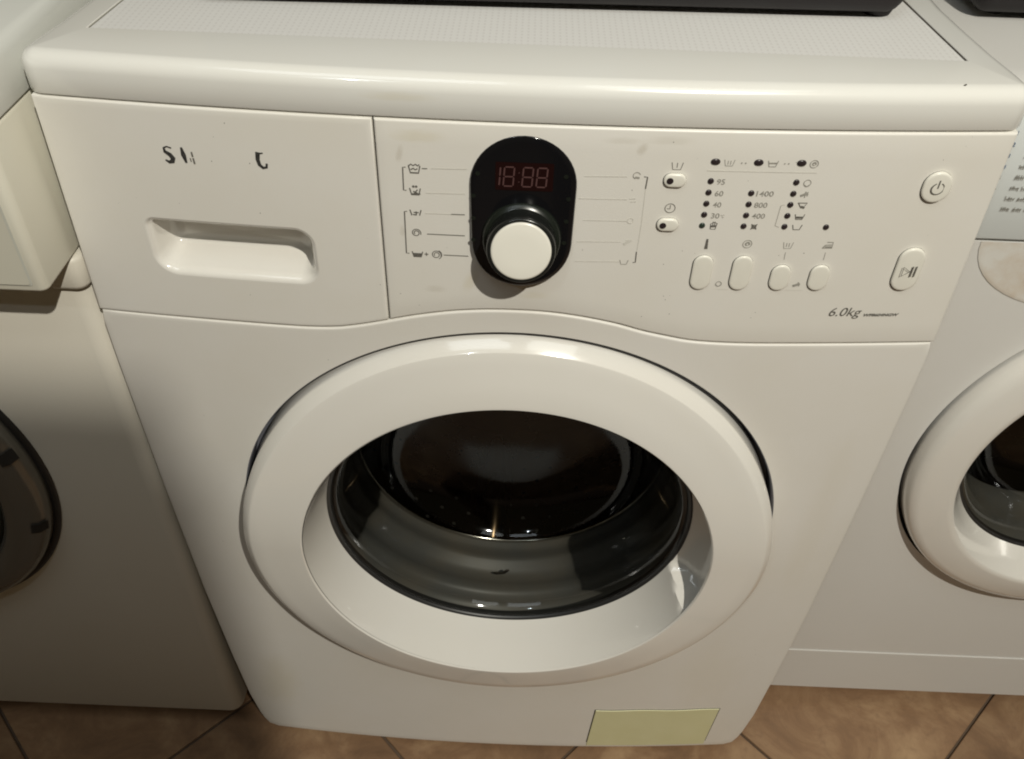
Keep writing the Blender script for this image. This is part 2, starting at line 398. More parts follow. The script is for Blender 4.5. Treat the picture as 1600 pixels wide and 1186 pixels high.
# thin black backing behind the joints (seen only in the gaps)
def backing(xs, zlo, zhi):
    v = [(x, yf(x) + .006, zlo(x)) for x in xs] + [(x, yf(x) + .006, zhi(x)) for x in xs]
    link('joint_backing', v, grid_faces(2, len(xs)), 'gap', wm)
xs_ = [i / 40 * 2 * .2935 - .2935 for i in range(41)]
backing(xs_, lambda x: zc(x) - .008, lambda x: zc(x) + .008)
backing(xs_, lambda x: ZL - .008, lambda x: ZL + .004)
backing([XD - .006, XD + .006], lambda x: .66, lambda x: ZL - .008)
# cabinet sides and back
v = []; zz = (.05, .3, .6, .8125)
sides = [(-.294, .012), (-.294, .450), (.294, .450), (.294, .012)]
for z in (.045, .812):
    for x, y in sides: v.append((x * (Wd(z) - .004) / .294, y, z))
link('cabinet', v, [(0, 1, 5, 4), (1, 2, 6, 5), (2, 3, 7, 6), (0, 3, 2, 1), (4, 5, 6, 7)], 'shell', wm, smooth=False)
for x in (-.23, .23):
    for y in (.05, .40):
        o = rings('foot', [[(x + r * cos(a * pi / 8), y + r * sin(a * pi / 8), z) for a in range(16)] for r, z in ((.022, .001), (.024, .006), (.02, .02), (.012, .022), (.012, .046))], 'rubberdark', wm, cap_first=True)

# lid
LT, LR = 0.8385, 0.0098
def lid_w(y): return .2990 - .100 * max(0.0, min(y, .12))
def lid_outline(inset, z, n=40):
    rc = 0.011; pts = []
    w0 = lid_w(0)
    yb = .450 - inset
    # start back right going to front right, along front to left, back left
    R_ = []
    for i in range(12): y = yb + (0.01 - yb) * i / 11 if i else yb; R_.append((lid_w(y) - inset, y + .012 * (i == 11)))
    fr = []
    for k in range(1, 9):
        a = k / 8 * pi / 2; rcc = max(rc - inset, .002)
        fr.append((w0 - rc + rcc * cos(a), rc - .0008 - rcc * sin(a)))
    # slide the front points on the bulge
    fr = [(x, y + (yf(x) - yf(w0 - rc)) * (i / 7)) for i, (x, y) in enumerate(fr)]
    ref = fr[-1]
    F = [(x, yf(x) - yf(ref[0]) + ref[1]) for x in [ref[0] * (1 - 2 * i / n) for i in range(1, n)]]
    half = R_ + fr
    pts = half + F + [(-x, y) for x, y in reversed(half)]
    return [(x, y, z) for x, y in pts]
L = [lid_outline(.003, ZL + .0012), lid_outline(.0006, ZL + .0014), lid_outline(0, ZL + .0024), lid_outline(0, LT - LR)]
for k in range(1, 9):
    a = k / 8 * pi / 2; L.append(lid_outline(LR * (1 - cos(a)), LT - LR + LR * sin(a)))
n = len(L[0])
# inner rim: trapezoid of the worktop
def lid_inner(z, g=0.0):
    src = L[-1]; out = []
    yF = .0385 + g
    def wi(y): return .2700 - g - .085 * min(max(y - .04, 0), .12)
    for (x, y, _) in src:
        yy = max(min(y, .440 - g), yF); xx = max(-wi(yy), min(wi(yy), x)); out.append((xx, yy, z))
    # collapse corner points properly
    return out
L += [lid_inner(LT + .0001), lid_inner(LT - .0002, .0003), lid_inner(LT - .0016, .0004)]
lid = rings('lid', L, 'lidstain', wm, cap_first=True, sharp=35)
gi = lid_inner(LT - .0009, .0004)
link('worktop', gi, [tuple(range(len(gi)))[::-1]], 'worktop', wm, smooth=False)

for sx in (-1, 1):
    v = []
    for y in (.041, .06, .08, .10, .12, .1399, .16, .25, .35, .438):
        w = .2700 - .085 * min(max(y - .04, 0), .12); v += [(sx * (w - .0013), y, LT - .0007), (sx * (w - .0003), y, LT - .0007)]
    link('worktop_joint', v, grid_faces(10, 2), 'speck' if sx > 0 else 'jointgrey', lid, smooth=False)
# ------------------------------------------------------------------ door
RI, RG = 0.1738, 0.1615
top_p = [(.2228, .004), (.2229, -.0085), (.2226, -.0106), (.2219, -.0121), (.2215, -.0129), (.2158, -.0203), (.2149, -.0211), (.2136, -.0216), (.206, -.0236), (.190, -.0275), (.1722, -.0318), (.1690, -.0320), (.1676, -.0306)]
side_p = [(.2240, .004), (.2245, -.0300), (.2243, -.0342), (.2238, -.0362), (.2230, -.0374), (.2190, -.0406), (.2178, -.0412), (.2165, -.0415), (.206, -.0420), (.190, -.0427), (.1770, -.0433), (.1747, -.0433), (.1736, -.0418)]
bot_p = [(.2243, .004), (.2250, -.0140), (.2247, -.0230), (.2240, -.0290), (.2226, -.0340), (.2190, -.0380), (.2165, -.0398), (.214, -.0408), (.206, -.0425), (.190, -.0445), (.1775, -.0470), (.1750, -.0472), (.1738, -.0458)]
def mixp(a, b, t): return [(p[0] + (q[0] - p[0]) * t, p[1] + (q[1] - p[1]) * t) for p, q in zip(a, b)]
def dprof(th):
    s = sin(th)
    if s >= 0: t = s * s * (3 - 2 * s); return mixp(side_p, top_p, t)
    t = -s; t = t * t * (3 - 2 * t); return mixp(side_p, bot_p, t)
door = thing('door_ring', '', ''); COL.objects.unlink(door); bpy.data.objects.remove(door)
RL = [[] for _ in top_p]
for i in range(ND):
    th = 2 * pi * i / ND; P_ = dprof(th)
    for k, (r_, y_) in enumerate(P_): RL[k].append((DC[0] - .0006 + r_ * cos(th), y_, DC[1] + .0003 + r_ * sin(th)))
door = rings('door', RL, 'door', wm, sharp=17)
# funnel with a finger pocket on the right
FT = [0, .06, .14, .25, .38, .52, .66, .80, .90, .97, 1.0]
RLf = []
for t in FT:
    ring = []
    for i in range(ND):
        th = 2 * pi * i / ND; a = (math.degrees(th) + 180) % 360 - 180
        P_ = dprof(th)[-1]
        r_ = P_[0] + (RG - P_[0]) * t; y_ = P_[1] + (.0044 - P_[1]) * t
        m = 0.0
        cut = -23.0 + 3.0 * t
        if cut < a < 58:
            m = min(1.0, (a - cut) / 1.6) * min(1.0, (58 - a) / 18.0)
        r_ += .021 * m * (sin(pi * min(1, t * 1.02)) ** .42 if 0 < t < .98 else 0)
        ring.append((DC[0] + r_ * cos(th), y_, DC[1] + .0003 + r_ * sin(th)))
    RLf.append(ring)
rings('door_funnel', RLf, 'door', door, sharp=45)
# black gasket line at the glass, then glass bowl
def circ(r, y, n=160, dz=0.0): return [(DC[0] + r * cos(2 * pi * i / n), y, DC[1] + dz + r * sin(2 * pi * i / n)) for i in range(n)]
rings('glass_seal', [circ(RG + .001, .0040), circ(RG - .0004, .0036), circ(RG - .0016, .0042), circ(RG - .003, .006), circ(RG - .0035, .012)], 'rubberdark', door)
bowl = [(.1590, .0065), (.1565, .0060), (.1535, .0075), (.1495, .018), (.1455, .032), (.1405, .046), (.1365, .060), (.1332, .072), (.1295, .082), (.1235, .0905), (.115, .0975), (.104, .1030), (.090, .1072), (.072, .1104), (.05, .1125), (.025, .1136), (.008, .1139)]
rings('door_glass', [circ(r, y) for r, y in bowl], 'glass', door, cap_last=True, sharp=180)
# rubber boot between door and drum
boot = [(.177, .0100), (.176, .0240), (.170, .0300), (.163, .0330), (.1600, .0400), (.1620, .0480), (.1640, .0560), (.1600, .0650), (.1540, .0700), (.1530, .0760), (.1560, .0830), (.1555, .0890), (.1530, .0925), (.1525, .0960), (.1540, .0990)]
bt = rings('door_boot', [circ(r, y) for r, y in boot], 'rubber', wm, sharp=180)
# drum
dm = rings('drum', [circ(r, y, 96) for r, y in ((.1500, .0975), (.1550, .1000), (.190, .103), (.232, .112), (.236, .125), (.236, .30), (.230, .335), (.20, .343), (.15, .340), (.10, .337), (.05, .335), (.02, .3345))], 'steel', wm, cap_last=True, sharp=60)
n = 120; mr = 0.0019
v = []
for i in range(n):
    th = 2 * pi * i / n
    for k in range(8):
        a = k * pi / 4; rr = .1497 + mr * cos(a); v.append((DC[0] + rr * cos(th), .0945 + mr * sin(a), DC[1] + rr * sin(th)))
f = [(i * 8 + k, i * 8 + (k + 1) % 8, ((i + 1) % n) * 8 + (k + 1) % 8, ((i + 1) % n) * 8 + k) for i in range(n) for k in range(8)]
link('drum_rim', v, f, 'chrome', dm)
# drum lifters and rows of holes
for k in range(3):
    a = radians(265 + 120 * k); ca, sa = cos(a), sin(a); tx, tz = -sa, ca; v = []
    for y, h, w in ((.125, .004, .020), (.15, .045, .022), (.29, .045, .022), (.32, .004, .020)):
        for s, hh in ((-w, 0), (-w * .55, h * .7), (-w * .2, h), (w * .2, h), (w * .55, h * .7), (w, 0)):
            rr = .2365 - hh; v.append((DC[0] + ca * rr + tx * s, y, DC[1] + sa * rr + tz * s))
    link('drum_lifter', v, grid_faces(4, 6), 'steel', dm, sharp=60)
v = []; f = []
for i in range(44):
    for j in range(9):
        th = 2 * pi * (i + (j % 2) * .5) / 44; y = .135 + j * .020
        c0 = len(v); ca, sa = cos(th), sin(th)
        for k in range(6):
            b = k * pi / 3; s = .0026 * cos(b); v.append((DC[0] + ca * .2352 - sa * s, y + .0026 * sin(b), DC[1] + sa * .2352 + ca * s))
        f.append(tuple(range(c0, c0 + 6)))
for j, rr in enumerate((.07, .095, .12, .145, .17, .195)):
    nn = int(rr * 260)
    for i in range(nn):
        th = 2 * pi * i / nn; c0 = len(v)
        for k in range(6): b = k * pi / 3; v.append((DC[0] + rr * cos(th) + .0026 * cos(b), .3405, DC[1] + rr * sin(th) + .0026 * sin(b)))
        f.append(tuple(range(c0, c0 + 6)))
link('drum_holes', v, f, 'gap', dm, smooth=False, kind='stuff')
# bits of dirt: dark lint on the boot, specks on the door ring
def speck(x, y, z, sx, sz, rot=0.0, m='speck', parent=wm, name='dirt_speck'):
    v = []; n = 10
    for k in range(n):
        a = 2 * pi * k / n; q = 1 + random.uniform(-.25, .25); u = sx * q * cos(a); w = sz * q * sin(a)
        v.append((x + u * cos(rot) - w * sin(rot), y, z + u * sin(rot) + w * cos(rot)))
    v.append((x, y - min(sx, sz) * .3, z))
    return link(name, v, [(k, (k + 1) % n, n) for k in range(n)], m, parent)

# filter cover, yellowed
FX0, FX1, FZ0, FZ1 = .1045, .2428, .0365, .1190
def fplate(name, x0, x1, z0, z1, off, thick, m, parent, nx=14, nz=4, taper=0.0):
    v = []
    for o_, e in ((off - thick, 0), (off + .0, .0006), (off, .0012)):
        pass
    ringsl = []
    def outl(ins, o):
        pts = []
        for i in range(nx): pts.append((x0 + ins + (x1 - x0 - 2 * ins) * i / nx, z0 + ins))
        for i in range(nz): pts.append((x1 - ins, z0 + ins + (z1 - z0 - 2 * ins) * i / nz))
        for i in range(nx): pts.append((x1 - ins - (x1 - x0 - 2 * ins) * i / nx, z1 - ins))
        for i in range(nz): pts.append((x0 + ins, z1 - ins - (z1 - z0 - 2 * ins) * i / nz))
        return [(x + taper * (z - z1), yf(x) - o, z + (.0008 * sin(x * 90) if z > (z0 + z1) / 2 else 0)) for x, z in pts]
    ringsl = [outl(0, off - thick), outl(0, off - .0005), outl(.0005, off)]
    v = [p for r_ in ringsl for p in r_]; n_ = len(ringsl[0]); f = grid_faces(3, n_, True)
    # inner strips
    base = 2 * n_
    c0 = len(v)
    for i in range(nx + 1):
        x = x0 + .0005 + (x1 - x0 - .001) * i / nx
        for zz in (z0 + .0005, z1 - .0005): v.append((x + taper * (zz - z1), yf(x) - off, zz + (.0008 * sin(x * 90) if zz > (z0 + z1) / 2 else 0)))
    for i in range(nx): a = c0 + 2 * i; f.append((a, a + 2, a + 3, a + 1))
    return link(name, v, f, m, parent, sharp=50)
fc = fplate('filter_cover', FX0, FX1, FZ0, FZ1, .0011, .001, 'yellowed', wm, taper=.05)
fplate('cover_gap', FX0 - .0012, FX1 + .0012, FZ0 + .006, FZ1 + .0006, .0004, .0004, 'gap', fc, taper=.05)

# ------------------------------------------------------------------ prints on the front surface
def ribbon(pts, w, off=.00025, closed=False):
    """flat stroke in (x,z) mm draped on the front"""
    n = len(pts); v = []; f = []
    segs = n if closed else n - 1
    # subdivide long strokes so that they follow the curved surface
    P2 = []
    for i in range(segs):
        a = pts[i]; b = pts[(i + 1) % n]; L_ = hypot(b[0] - a[0], b[1] - a[1]); k = max(1, int(L_ / 8))
        for j in range(k): P2.append((a[0] + (b[0] - a[0]) * j / k, a[1] + (b[1] - a[1]) * j / k))
    if not closed: P2.append(pts[-1])
    n = len(P2)
    for i in range(n):
        if closed: a, b = P2[i - 1], P2[(i + 1) % n]
        else: a, b = P2[max(i - 1, 0)], P2[min(i + 1, n - 1)]
        dx, dz = b[0] - a[0], b[1] - a[1]; L_ = hypot(dx, dz) or 1; nx_, nz_ = -dz / L_, dx / L_
        ww = w(i / max(1, n - 1)) if callable(w) else w
        p = P2[i]
        if not closed and i in (0, n - 1):
            s = -1 if i == 0 else 1; p = (p[0] + s * dx / L_ * ww * .3, p[1] + s * dz / L_ * ww * .3)
        for s in (-.5, .5):
            x = (p[0] + nx_ * ww * s) / 1000; z = (p[1] + nz_ * ww * s) / 1000; v.append((x, yf(x) - off, z))
    m_ = n if closed else n - 1
    for i in range(m_): a = 2 * i; b = 2 * ((i + 1) % n); f.append((a, b, b + 1, a + 1))
    return v, f
def print_strokes(name, strokes, m, parent, w=.7, off=.00025):
    v = []; f = []
    for s in strokes:
        ww = w; closed = False; pts = s
        if isinstance(s, dict): pts = s['p']; ww = s.get('w', w); closed = s.get('c', False)
        a, b = ribbon(pts, ww, off, closed); o_ = len(v); v += a; f += [tuple(i + o_ for i in q) for q in b]
        off += .000004
    return link(name, v, f, m, parent, smooth=False)
def arc(cx, cz, r, a0, a1, n=16, rz=None):
    return [(cx + r * cos(radians(a0 + (a1 - a0) * i / n)), cz + (rz or r) * sin(radians(a0 + (a1 - a0) * i / n))) for i in range(n + 1)]
def circle(cx, cz, r, w=.6, n=20, rz=None): return {'p': arc(cx, cz, r, 0, 360 * (n - 1) / n, n - 1, rz), 'c': True, 'w': w}
def dot(cx, cz, r): return {'p': arc(cx, cz, r * .5, 0, 300, 5), 'c': True, 'w': r}
def tub(cx, cz, w=6.5, h=5.0, lw=.6, wave=False):
    s = [[(cx - w / 2, cz + h / 2), (cx - w / 2 + 1.0, cz - h / 2), (cx + w / 2 - 1.0, cz - h / 2), (cx + w / 2, cz + h / 2)]]
    if wave: s.append([(cx - w / 2 + i * w / 8, cz + h / 2 - .9 + .55 * sin(i * pi / 2)) for i in range(9)])
    return s
def text(name, s, x, z, size, m, parent, bold=0.0, shear=0.0, off=.0003, width=None, base=None):
    cu = bpy.data.curves.new(name, 'FONT'); cu.body = s; cu.size = size / 1000; cu.offset = bold / 1000; cu.shear = shear; cu.resolution_u = 3
    ob = bpy.data.objects.new(name, cu); COL.objects.link(ob)
    dg = bpy.context.evaluated_depsgraph_get(); me = bpy.data.meshes.new_from_object(ob.evaluated_get(dg))
    bpy.data.objects.remove(ob); bpy.data.curves.remove(cu)
    xs = [v.co.x for v in me.vertices]; k = 1.0
    if width: k = (width / 1000) / (max(xs) - min(xs))
    x0 = min(xs)
    for v in me.vertices:
        X = x / 1000 + (v.co.x - x0) * k; Z = z / 1000 + v.co.y
        v.co = (X, (base(X) if base else yf(X)) - off, Z)
    me.materials.clear(); me.materials.append(M[m])
    o = bpy.data.objects.new(name, me); COL.objects.link(o); o.parent = parent
    return o

# worn logo letters on the drawer
print_strokes('logo_letter', [{'p': [(-216.0, 784.2), (-218.5, 785.0), (-220.6, 784.0)], 'w': lambda t: 1.0}, {'p': [(-220.6, 784.0), (-220.4, 781.6), (-217.6, 779.6), (-216.2, 777.2), (-217.0, 775.0), (-219.2, 774.4), (-221.0, 775.6)], 'w': lambda t: 1.1 + 2.2 * sin(pi * t)}], 'inkblack', dr)
print_strokes('logo_letter', [{'p': [(-209.3, 784.8), (-208.9, 780), (-208.2, 775)], 'w': lambda t: 1.3 + 1.9 * sin(pi * t)}], 'inkblack', dr)
print_strokes('logo_letter', [{'p': [(-203.4, 782.2), (-203.3, 779.4)], 'w': 1.1}, {'p': [(-203.2, 778.0), (-203.0, 774.6)], 'w': 1.1}, {'p': [(-205.0, 778.0), (-204.9, 775.8)], 'w': .7}], 'ink', dr)
print_strokes('logo_letter', [{'p': [(-158.6, 785.0), (-161.2, 784.4)], 'w': .9}, {'p': [(-161.6, 784.6), (-162.2, 780.4), (-161.6, 776.8), (-159.6, 774.9), (-157.4, 775.4), (-157.0, 777.6)], 'w': lambda t: 2.9 - 1.5 * t}], 'inkblack', dr)
for x, z in ((-191.7, 777.1), (-167.7, 777.4), (-167, 742)): print_strokes('ink_dot', [dot(x, z, .35)], 'ink', dr)

# left symbol column
print_strokes('printed_bracket', [[(-71.0, 781.1), (-72.5, 781.0), (-72.8, 765.1), (-71.2, 765.1)]], 'ink', cp, .75)
print_strokes('printed_bracket', [[(-71.7, 749.9), (-73.1, 749.7), (-73.5, 718.1), (-71.8, 718.1)]], 'ink', cp, .75)
print_strokes('printed_symbol', [*tub(-65.4, 779.8, 7.0, 4.8, wave=False), [(-68.6, 782.4), (-67.4, 783.4), (-66, 782.4), (-64.6, 783.4), (-63.2, 782.4), (-62.4, 783.2)], [(-67.4, 779.8), (-66, 780.6), (-64.8, 779.6), (-63.6, 780.4)], [(-67.6, 777.6), (-63.6, 777.6)]], 'ink', cp, .8)
print_strokes('printed_line', [[(-60.6, 780.7), (-57.6, 780.8)]], 'ink', cp, .6)
print_strokes('printed_symbol', [*tub(-65.6, 764.4, 6.6, 4.4), dot(-66.6, 768.0, .9), dot(-64.8, 768.0, .9), [(-66.0, 763.6), (-64.2, 765.6)], [(-66.6, 764.6), (-64, 763.2)], [(-67.4, 762.9), (-62.6, 762.9)]], 'ink', cp, .8)
print_strokes('printed_symbol', [tub(-66.0, 749.3, 7.0, 3.6)[0][:2], tub(-66.0, 749.3, 7.0, 3.6)[0][2:], [(-67, 749.4), (-64.2, 749.4)], [(-65.6, 750), (-65.6, 747.6)], [(-67.5, 747.8), (-65.6, 747.6)]], 'ink', cp, .75)
def swirl(cx, cz, r): return [(cx + (r * (1 - .62 * i / 22)) * cos(radians(-20 + i * 27)), cz + (r * (1 - .62 * i / 22)) * sin(radians(-20 + i * 27))) for i in range(23)]
print_strokes('printed_symbol', [swirl(-66.3, 734.2, 3.1)], 'ink', cp, .6)
print_strokes('printed_symbol', [*tub(-66.2, 717.6, 6.8, 3.8), {'p': [(-68.2, 717.2), (-64.2, 717.2)], 'w': 2.6}], 'ink', cp, .8)
print_strokes('printed_symbol', [[(-61.4, 718), (-59.2, 718)], [(-60.3, 719.1), (-60.3, 716.9)]], 'ink', cp, .65)
print_strokes('printed_symbol', [swirl(-53.8, 718.0, 3.3), arc(-53.8, 718, 3.6, -60, 60)], 'ink', cp, .55)
for a, b, mt in (((-43.4, 749.3), (-34.9, 749.4), 'ink'), ((-59.1, 733.7), (-35.0, 733.7), 'ink'), ((-48.8, 718.0), (-32.8, 718.0), 'ink'),
                 ((-55, 781), (-33, 781.6), 'inkfaint'), ((-58.8, 763.8), (-34.5, 764.4), 'inkfaint'), ((-59.9, 749.1), (-43.4, 749.3), 'inkfaint'),
                 ((38.9, 779.9), (64.6, 780.5), 'inkfaint'), ((36.5, 764.3), (66.4, 764.6), 'inkfaint'), ((40.4, 748.8), (68.1, 749.0), 'inkfaint'), ((37.5, 732.6), (65.7, 733.3), 'inkfaint'), ((37.6, 717.2), (66.3, 717.9), 'inkfaint')):
    print_strokes('printed_line', [[a, b]], mt, cp, .6 if mt == 'ink' else .42)
print_strokes('printed_symbol', [arc(70.6, 781.4, 2.2, 20, 250), {'p': [(70.0, 780.2), (72.0, 779.8)], 'w': 1.3}], 'inkgrey', cp, .5)
print_strokes('printed_symbol', [[(68.0, 765.0), (71.5, 765.4)], [(69, 763), (72, 763.4)]], 'inkfaint', cp, .6)
print_strokes('printed_symbol', [circle(70.2, 749.3, 1.9, .45)], 'inkfaint', cp)
print_strokes('printed_symbol', [{'p': [(68.4, 731.8), (72.2, 734.6)], 'w': 1.8}, [(69, 734.4), (72.6, 735.2)]], 'inkfaint', cp, .6)
print_strokes('printed_symbol', [*tub(69.6, 717.6, 5.5, 3.2)], 'inkgrey', cp, .5)
print_strokes('printed_bracket', [[(75.4, 780.7), (77.3, 780.6), (77.0, 772.6)]], 'ink', cp, .75)
print_strokes('printed_bracket', [[(77.1, 772), (77.6, 747), (77.2, 726)]], 'inkfaint', cp, .4)
print_strokes('printed_bracket', [[(77.0, 725.8), (77.2, 717.8), (75.8, 717.6)]], 'ink', cp, .75)

# tub and clock above the two small switches
print_strokes('printed_symbol', [*tub(94.2, 788.5, 6.8, 4.6), [(94.2, 790.6), (94.2, 787.6)]], 'ink', cp, .42)
print_strokes('printed_symbol', [circle(94.1, 759.2, 3.2, .45), [(94.1, 761.3), (94.1, 758.8), (92.4, 758.8)]], 'ink', cp, .5)
# status row
for x, mt in ((116.9, 'led'), (143.1, 'led'), (169.3, 'led')):
    v = [(((x + 2.9 * (abs(cos(a)) ** .85) * (1 if cos(a) > 0 else -1)) / 1000), yf(x / 1000) - .0004, (791.9 + 2.1 * sin(a)) / 1000) for a in [k * pi / 12 for k in range(24)]]
    v2 = [(x / 1000 + (p[0] - x / 1000) * .7, p[1] - .0005, .7919 + (p[2] - .7919) * .7) for p in v]
    o = rings('indicator_lamp', [[(p[0], p[1] + .001, p[2]) for p in v], v, v2], mt, cp, cap_last=True, sharp=180)
print_strokes('printed_symbol', [*tub(125.4, 791.4, 6.2, 4.0), [(124.6, 792.8), (124.6, 790.4)], [(126.2, 792.8), (126.2, 790.4)]], 'inkgrey', cp, .4)
print_strokes('printed_symbol', [*tub(151.9, 791.2, 6.0, 3.8), {'p': [(149.8, 791.6), (154, 791.6)], 'w': 1.0}], 'inkgrey', cp, .55)
print_strokes('printed_symbol', [circle(177.1, 791.4, 2.5, .5), swirl(177.1, 791.4, 1.4)], 'inkgrey', cp, .4)
for x in (132.9, 135.3, 159.1, 161.5): print_strokes('printed_dot', [dot(x, 791.4, .55)], 'inkgrey', cp)
print_strokes('printed_line', [[(113.0, 785.9), (180.2, 785.5)]], 'inkfaint', cp, .4)

def lamp_dot(x, z, mt='led', r=1.95):
    v = [((x + r * cos(a)) / 1000, yf(x / 1000) - .0004, (z + r * 1.05 * sin(a)) / 1000) for a in [k * pi / 10 for k in range(20)]]
    rings('indicator_lamp', [[(p[0], p[1] + .001, p[2]) for p in v], v, [((x + r * .7 * cos(a)) / 1000, yf(x / 1000) - .0009, (z + r * .73 * sin(a)) / 1000) for a in [k * pi / 10 for k in range(20)]]], mt, cp, cap_last=True, sharp=180)
for i, z in enumerate((778.8, 770.9, 763.0, 755.0, 747.0)):
    lamp_dot(116.3, z, 'ledgreen' if i == 4 else 'led'); lamp_dot(169.2, z)
    if i: lamp_dot(142.9, z)
lamp_dot(196.1, 746.8)
for s, x, z, wd_ in (('95', 120.2, 776.7, 5.0), ('60', 120.4, 768.6, 5.2), ('40', 120.6, 760.6, 5.2), ('30', 120.9, 752.6, 5.2), ('1400', 146.3, 768.9, 10.7), ('800', 146.6, 760.8, 8.2), ('400', 146.8, 752.9, 8.2)):
    text('printed_number', s, x, z, 5.3, 'inkgrey', cp, bold=.05, width=wd_)
text('printed_letter', '\u00b0C', 126.8, 753.0, 3.2, 'inkgrey', cp, width=2.4)
print_strokes('printed_symbol', [{'p': [(121.6, 748.4), (121.9, 744.6), (125.0, 744.4), (125.7, 748.8), (123.6, 749.6)], 'w': .55, 'c': True}, {'p': [(122.6, 746.6), (124.8, 746.8)], 'w': 1.5}, [(123.0, 750), (123.0, 747)], [(124.2, 750.0), (124.2, 747)]], 'ink', cp, .45)
print_strokes('printed_symbol', [{'p': arc(149.6, 746.7, 1.9, 45, 315, 3), 'c': True, 'w': .6}, [(147.9, 745.0), (151.3, 748.4)], [(147.9, 748.4), (151.3, 745.0)], {'p': [(148.8, 746.7), (150.4, 746.7)], 'w': 1.6}], 'ink', cp, .8)
# option symbols in the third column
print_strokes('printed_symbol', [circle(176.2, 778.4, 2.2, .5), arc(176.2, 777.6, 1.5, 200, 340, 8)], 'inkgrey', cp, .8)
print_strokes('printed_symbol', [{'p': [(174.4, 769.6), (177.6, 771.0)], 'w': 1.7}, [(174.2, 770), (178.6, 770.4)], [(176.8, 772.4), (176.8, 768.4)], [(178.2, 772.2), (178.2, 769.4)]], 'inkgrey', cp, .6)
print_strokes('printed_symbol', [[(173.8, 764.4), (179.8, 764.4), (178.6, 762.6)], [(174.2, 764.2), (176.4, 760.8)], {'p': [(176.6, 761.6), (178.2, 761.2)], 'w': 1.6}], 'ink', cp, .55)
print_strokes('printed_symbol', [*tub(177.1, 754.3, 6.0, 3.6), {'p': [(175.4, 753.9), (178.8, 753.9)], 'w': 1.5}], 'ink', cp, .55)
print_strokes('printed_symbol', [*tub(177.3, 746.6, 6.0, 3.4)], 'ink', cp, .6)
print_strokes('printed_bracket', [[(165.4, 762.9), (163.4, 762.4), (163.0, 747.6), (165.6, 746.6)]], 'inkgrey', cp, .3)
# symbols above the lower buttons
print_strokes('printed_symbol', [{'p': [(121.6, 736.6), (121.7, 730.0)], 'w': lambda t: 1.3 + .9 * (t > .6)}], 'ink', cp)
print_strokes('printed_symbol', [circle(148.1, 733.6, 2.9, .5), swirl(148.1, 733.6, 1.7)], 'inkgrey', cp, .5)
print_strokes('printed_symbol', [*tub(174.8, 732.8, 6.4, 4.6), [(173.9, 734.6), (173.9, 731.8)], [(175.6, 734.6), (175.6, 731.8)]], 'inkgrey', cp, .45)
print_strokes('printed_symbol', [[(197.9, 731.0), (204.2, 731.0), (204.0, 735.4), (200.4, 735.4)], [(198.0, 731.0), (199.4, 733.2), (203.8, 733.4)], {'p': [(199.6, 731.9), (203.6, 731.9)], 'w': 1.0}], 'inkgrey', cp, .7)
print_strokes('printed_line', [[(174.5, 727.4), (174.8, 721.8)]], 'inkgrey', cp, .35)
print_strokes('printed_line', [[(201.0, 727.4), (201.1, 721.6)]], 'inkgrey', cp, .35)
print_strokes('printed_symbol', [circle(135.1, 701.6, 1.9, .55), arc(135.1, 701, 1.3, 200, 340, 8)], 'inkgrey', cp, .7)
print_strokes('printed_symbol', [{'p': [(186.2, 700.6), (189.6, 702.0)], 'w': 2.0}, [(188.8, 703.4), (189.8, 700.4)]], 'inkgrey', cp, .7)
print_strokes('printed_line', [[(132.7, 697.5), (142.2, 697.0)]], 'inkfaint', cp, .3)
print_strokes('printed_line', [[(181.4, 697.0), (193.6, 696.7)]], 'inkfaint', cp, .3)
text('printed_text', '6.0kg', 216.9, 674.6, 10.6, 'ink', cp, bold=.02, shear=.22, width=22.6)
text('printed_text', 'WF8604NGW', 241.6, 674.2, 3.3, 'ink', cp, bold=.12, shear=.2, width=25.0)

# ------------------------------------------------------------------ buttons
def capsule(cx, cz, w, h, n=10, ins=0.0):
    r = min(w, h) / 2 - ins; pts = []
    if h >= w:
        d = (h - w) / 2
        for k in range(n + 1): a = pi * k / n; pts.append((cx + r * cos(a), cz + d + r * sin(a)))
        for k in range(n + 1): a = pi + pi * k / n; pts.append((cx + r * cos(a), cz - d + r * sin(a)))
    else:
        d = (w - h) / 2
        for k in range(n + 1): a = -pi / 2 + pi * k / n; pts.append((cx + d + r * cos(a), cz + r * sin(a)))
        for k in range(n + 1): a = pi / 2 + pi * k / n; pts.append((cx - d + r * cos(a), cz + r * sin(a)))
    return pts
def button(name, cx, cz, w, h, height, parent, rim=.45, label=None, mt='button'):
    def rg(ins, off): return [(x / 1000, yf(cx / 1000) - off / 1000, z / 1000) for x, z in capsule(cx, cz, w, h, 12, ins)]
    L_ = [rg(0, -1), rg(0, height * .55), rg(.15, height * .8), rg(.6, height * .95), rg(1.4, height), rg(2.4, height * 1.04)]
    b = rings(name, L_, mt, parent, cap_last=True, sharp=180)
    g = [[(x / 1000, yf(x / 1000) - .0002, z / 1000) for x, z in capsule(cx - .12, cz - .12, w + 2 * rim, h + 2 * rim, 12, 0)], [(x / 1000, yf(x / 1000) - .0002, z / 1000) for x, z in capsule(cx, cz, w, h, 12, .4)]]
    rings('button_gap', g, 'gap', b)
    if label: b['label'] = label
    return b
for cz, hz in ((779.2, 779.3), (747.6, 747.5)):
    b = button('switch_button', 94.1, cz, 13.8, 9.0, 2.2, cp, .28)
    rings('lamp_hole', [[((91.0 + r * cos(a)) / 1000, yf(.091) - y / 1000, (hz + r * sin(a)) / 1000) for a in [k * pi / 10 for k in range(20)]] for r, y in ((2.2, 2.0), (2.1, 2.45), (1.6, 2.5))], 'led', b, cap_last=True)
button('option_button', 121.9, 711.1, 13.2, 27.0, 1.9, cp, .32)
button('option_button', 148.2, 711.1, 13.2, 27.0, 1.9, cp, .32)
